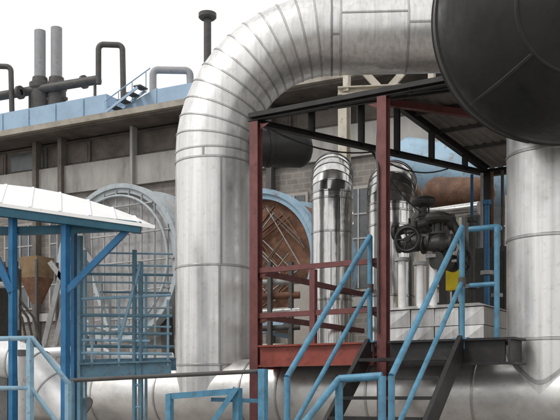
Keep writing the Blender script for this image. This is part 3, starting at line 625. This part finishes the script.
for k in range(1, n-1):
    a_, b_ = near[k], far[k]; part('sheet_lap', 'white_sheet', t, 'bar', a_+Z*.004, b_+Z*.004, .03, .008)
m2 = MB(); m2.bar(fb(-70, 8), fb(0, 8), .08, .11); m2.bar(fb(0, 8), fb(141, 5), .08, .11); m2.build('fascia_beam', 'dkteal', t)
m2 = MB(); m2.bar(P(-40, 231, dn_+.2), P(25, 231, dn_+.2), .07, .08); m2.bar(P(25, 231, dn_+.2), P(132, 227, dn_+.1), .07, .08); m2.build('lower_beam', 'dkteal', t)
for x_, y_, d, w in ((12.5, 213, dn_+.1, .058), (65.5, 219, dn_+.1, .068), (-40, 212, dn_+.1, .06)):
    q = P(x_, y_, d); part('post', 'blue_deep', t, 'bar', hz(q, 0), q, w)
part('brace', 'blue_deep', t, 'bar', P(131, 226, dn_+.1), P(66, 292, dn_+.1), .06); part('brace', 'blue_deep', t, 'bar', P(-12, 240, dn_+.1), P(12, 292, dn_+.1), .07)
for x_ in (0, 60): q = P(x_+14, 215, df-.2); part('post', 'blue_deep', t, 'bar', hz(q, 0), q-Z*.03, .055)
for x_ in (-30, 12, 60, 105): part('rafter', 'dkteal', t, 'bar', fb(x_, 5), P(x_*.92+5, 200+max(0, x_)*.13, df), .05, .06)

t = thing('dark_machine', 'dark machine block half hidden behind the leftmost canopy post', 'machine', G(2, 13))
part('body', 'iron', t, 'bar', G(0, 13, .9), P(0, 268, 13), .34, .5, up=W); part('frame', 'dkgrey', t, 'bar', G(0, 13), G(0, 13, .899), .5, .6, up=W); part('pipe', 'grey', t, 'tube', [P(-12, 285, 12.7), P(10, 285, 12.7), P(16, 292, 12.7), P(16, 330, 12.7)], .05, 12)
for k in range(3): part('cable', 'iron', t, 'tube', [P(4+k*5, 262, 12.8), P(10+k*5, 300, 12.7), P(22+k*6, 318, 12.7), P(28+k*7, 350, 12.7)], .018, 8)

# grey teal access tower
t = thing('access_tower', 'grey teal tubular access tower with rails in front of the wide pipe', 'tower', G(110, 9.6))
dt = 9.7
def tw(x_, y_, o=0): return P(x_, y_, dt+o*.9)
for x_, yt, w in ((80, 236, .045), (134.5, 250, .036), (141, 262, .036)):
    q = tw(x_, yt); part('post', 'teal', t, 'bar', hz(q, 0), q, w)
    q = tw(x_+5, yt+14, 1); part('post', 'greyblue', t, 'bar', hz(q, 0), q, w*.7)
for x0_, x1_, y_, o, mt, r in ((104, 173, 253, 1, 'greyblue', .012), (88, 173, 274, 1, 'teal', .016), (80, 172, 307, 1, 'drumgrey', .014), (80, 172, 333, 0, 'teal', .016), (84, 174, 346, 1, 'teal', .02), (80, 172, 353, 0, 'greyblue', .016), (80, 172, 265, 1, 'greyblue', .012), (80, 171, 299, 0, 'greyblue', .016), (80, 172, 315, 0, 'teal', .018), (82, 171, 282, 1, 'greyblue', .011), (80, 171, 326, 1, 'greyblue', .012), (80, 150, 340, 0, 'greyblue', .014), (100, 171, 292, 1, 'teal', .012)):
    part('rail', mt, t, 'tube', [tw(x0_, y_, o), tw(x1_, y_+(-4 if o == 0 and y_ == 299 else 1), o)], r, 8)
part('deck_beam', 'teal', t, 'ibeam', tw(80, 371), tw(171, 368), .1, .17, .02); part('deck_beam', 'teal', t, 'ibeam', tw(84, 366, 1), tw(176, 364, 1), .1, .15, .02)
m2 = MB(); m2.hexa([tw(82, 364, .05), tw(170, 361, .05), tw(170, 361, .95), tw(82, 364, .95)]+[q+Z*.03 for q in (tw(82, 364, .05), tw(170, 361, .05), tw(170, 361, .95), tw(82, 364, .95))]); m2.build('deck', 'teal', t)
for k in range(7): part('rung', 'greyblue', t, 'tube', [tw(134.5, 275+k*22), tw(141.5, 275+k*22)], .014, 8)
part('brace', 'greyblue', t, 'tube', [tw(141, 262), tw(118, 345)], .02, 8)
for x_, y_, o_ in ((168, 300, 0), (102, 282, 1), (119, 299, 0), (155, 253, 1), (92, 330, 0), (110, 300, 1)):
    q = tw(x_, y_, o_); part('post', ('greyblue', 'drumgrey')[o_], t, 'tube', [hz(q, tw(0, 366, o_).z), q], .014, 8)

# low foreground rails
t = thing('guardrail', 'blue guardrail with diagonal brace at the bottom in front of the wide pipe', 'railing', G(215, 7.4))
d = 7.5
for x_, y_, w in ((169.5, 394, .05), (237.5, 388, .06), (263, 369, .062)):
    q = P(x_, y_, d); part('post', 'blue', t, 'bar', hz(q, 0), q, w)
part('rail', 'blue', t, 'bar', P(168, 396.5, d), P(239, 391, d), .045, .05); part('rail', 'blue', t, 'bar', P(211, 399.5, d+.06), P(263, 401, d+.06), .03, .035)
part('brace', 'blue', t, 'bar', P(236, 388, d-.05), P(209, 428, d-.05), .04, .045)
t = thing('handrail', 'long thin grey handrail crossing low from the tower to the blue post', 'railing', G(80, 7.6))
part('rail', 'dkgrey', t, 'tube', [P(70, 380.5, d+.05), P(263, 371, d+.05)], .019, 10)
q = P(72, 380.4, d+.05); part('post', 'teal', t, 'tube', [hz(q, 0), q], .024, 10)
t = thing('stair_rail', 'grey blue sloping stair rail in the bottom left corner', 'railing', G(30, 6.6))
d = 6.6
q = P(30, 338, d); part('post', 'greyblue', t, 'bar', hz(q, 0), q, .04)
q2 = P(68, 383, d+.1); part('post', 'greyblue', t, 'bar', hz(q2, 0), q2, .035)
part('rail', 'greyblue', t, 'tube', [P(-60, 340, d), P(32, 338, d), P(69, 384, d+.1)], .02, 10); part('mid_rail', 'greyblue', t, 'tube', [P(-60, 388, d), P(31, 388, d), P(70, 440, d+.1)], .018, 10)
q = P(-55, 340, d); part('post', 'greyblue', t, 'bar', hz(q, 0), q, .04)
# white pipes at the bottom left
t = thing('white_pipe', 'fat white clad pipe with a mitred bend in the bottom left corner', 'pipe', G(20, 11))
d = 11; a_, b_, c_, e_ = P(-60, 358, d), P(14, 359, d), P(36, 368, d-.1), P(76, 412, d-.3)
n1 = (b_-a_).normalized(); n2 = (c_-b_).normalized(); n3 = (e_-c_).normalized(); rw = .235
m2 = MB(); m2.panels([(a_, n1, rw), (P(-10, 358.5, d), n1, rw), (b_, (n1+n2).normalized(), rw), (c_, (n2+n3).normalized(), rw), (c_+n3*.32, n3, rw), (e_, n3, rw)], Z, seam=.03, seg=40); m2.build('cladding', 'clad_white', t)
part('support_post', 'grey', t, 'bar', hz(P(0, 360, d), 0), P(0, 374, d), .12)
t = thing('white_pipe', 'narrow white pipe with a small crank under the canopy posts', 'pipe', G(80, 11.2))
part('barrel', 'clad_white', t, 'tube', [P(30, 354, 11.4), P(92, 350, 11.2), P(101, 351.5, 11.2), P(110, 357, 11.2), P(120, 359, 11.2), P(172, 357.5, 11.6)], .065, 18); part('support_post', 'grey', t, 'bar', G(60, 11.3), P(60, 355, 11.3), .06)
t = thing('grey_standpipe', 'plain pale grey upright pipe in the bottom left behind the stair rail', 'pipe', G(24, 7.4))
q = P(24, 356, 7.4); part('barrel', 'grey', t, 'tube', [hz(q, 0), q], .048, 20); part('cap', 'dkgrey', t, 'lathe', q, Z, [(0, .055), (.05, .055), (.05, .001)], 20)
# hopper and struts under the canopy
t = thing('hopper', 'rusty brown hopper on legs seen under the white canopy', 'hopper', G(37, 15))
c = P(37, 268, 15); e1_, e2_ = U, W; m2 = MB(); sq = lambda r, z: [c+e1_*sx*r+e2_*sy*r+Z*z for sx, sy in ((-1, -1), (1, -1), (1, 1), (-1, 1))]
m2.hexa(sq(.06, -.6)+sq(.19, -.18)); m2.build('cone', 'rust', t); m2 = MB(); m2.hexa(sq(.19, -.177)+sq(.2, .17)); m2.build('bin', 'ochre', t)
for sx, sy in ((-1, -1), (1, -1), (1, 1), (-1, 1)):
    q = c+e1_*sx*.23+e2_*sy*.23; part('leg', 'dkgrey', t, 'bar', hz(q, 0), q+Z*.1, .04)
t = thing('strut_frame', 'pale inclined steel trestle behind the canopy posts', 'trestle', G(60, 14))
for x0_, y0_, x1_, y1_ in ((77, 205, 44, 345), (86, 212, 55, 345), (50, 262, 78, 300), (70, 232, 92, 262)): part('strut', 'grey', t, 'bar', P(x0_, y0_, 14), P(x1_, y1_, 14), .075)
part('foot', 'grey', t, 'bar', P(44, 345, 14), G(42, 14), .09); part('foot', 'grey', t, 'bar', P(55, 345, 14), G(57, 14), .09); part('foot', 'grey', t, 'bar', P(86, 212, 14), G(100, 15), .08)

# ------------------------------------------------------------------ sky and sun
w = bpy.data.worlds.new('World'); S.world = w; w.use_nodes = True; nt = w.node_tree; bg = nt.nodes['Background']
sk = N(nt, 'ShaderNodeTexSky', sky_type='NISHITA'); sk.sun_disc = False
EL, AZ = math.radians(48), math.radians(-60)      # sun high on the left, a little behind the camera
sk.sun_elevation = EL; sk.sun_rotation = math.radians(-120); sk.air_density = 1; sk.dust_density = 6
hs = N(nt, 'ShaderNodeHueSaturation'); hs.inputs['Saturation'].default_value = .12
nt.links.new(sk.outputs[0], hs.inputs['Color'])
cl = mix(nt, .8, hs.outputs[0], (8.6, 8.6, 8.55)); nt.links.new(cl, bg.inputs['Color']); bg.inputs['Strength'].default_value = .138
sl = bpy.data.lights.new('sun', 'SUN'); so = bpy.data.objects.new('sun', sl); C.objects.link(so)
sl.energy = 1.3; sl.angle = math.radians(12); sl.color = (1, .965, .91)
dv = V((math.sin(math.radians(-120))*math.cos(EL), math.cos(math.radians(-120))*math.cos(EL), math.sin(EL)))
so.rotation_euler = dv.to_track_quat('Z', 'Y').to_euler(); so.location = (-10, -10, 30)
S.render.engine = 'CYCLES'
for o in list(bpy.data.objects):
    if '_b' in o: del o['_b']
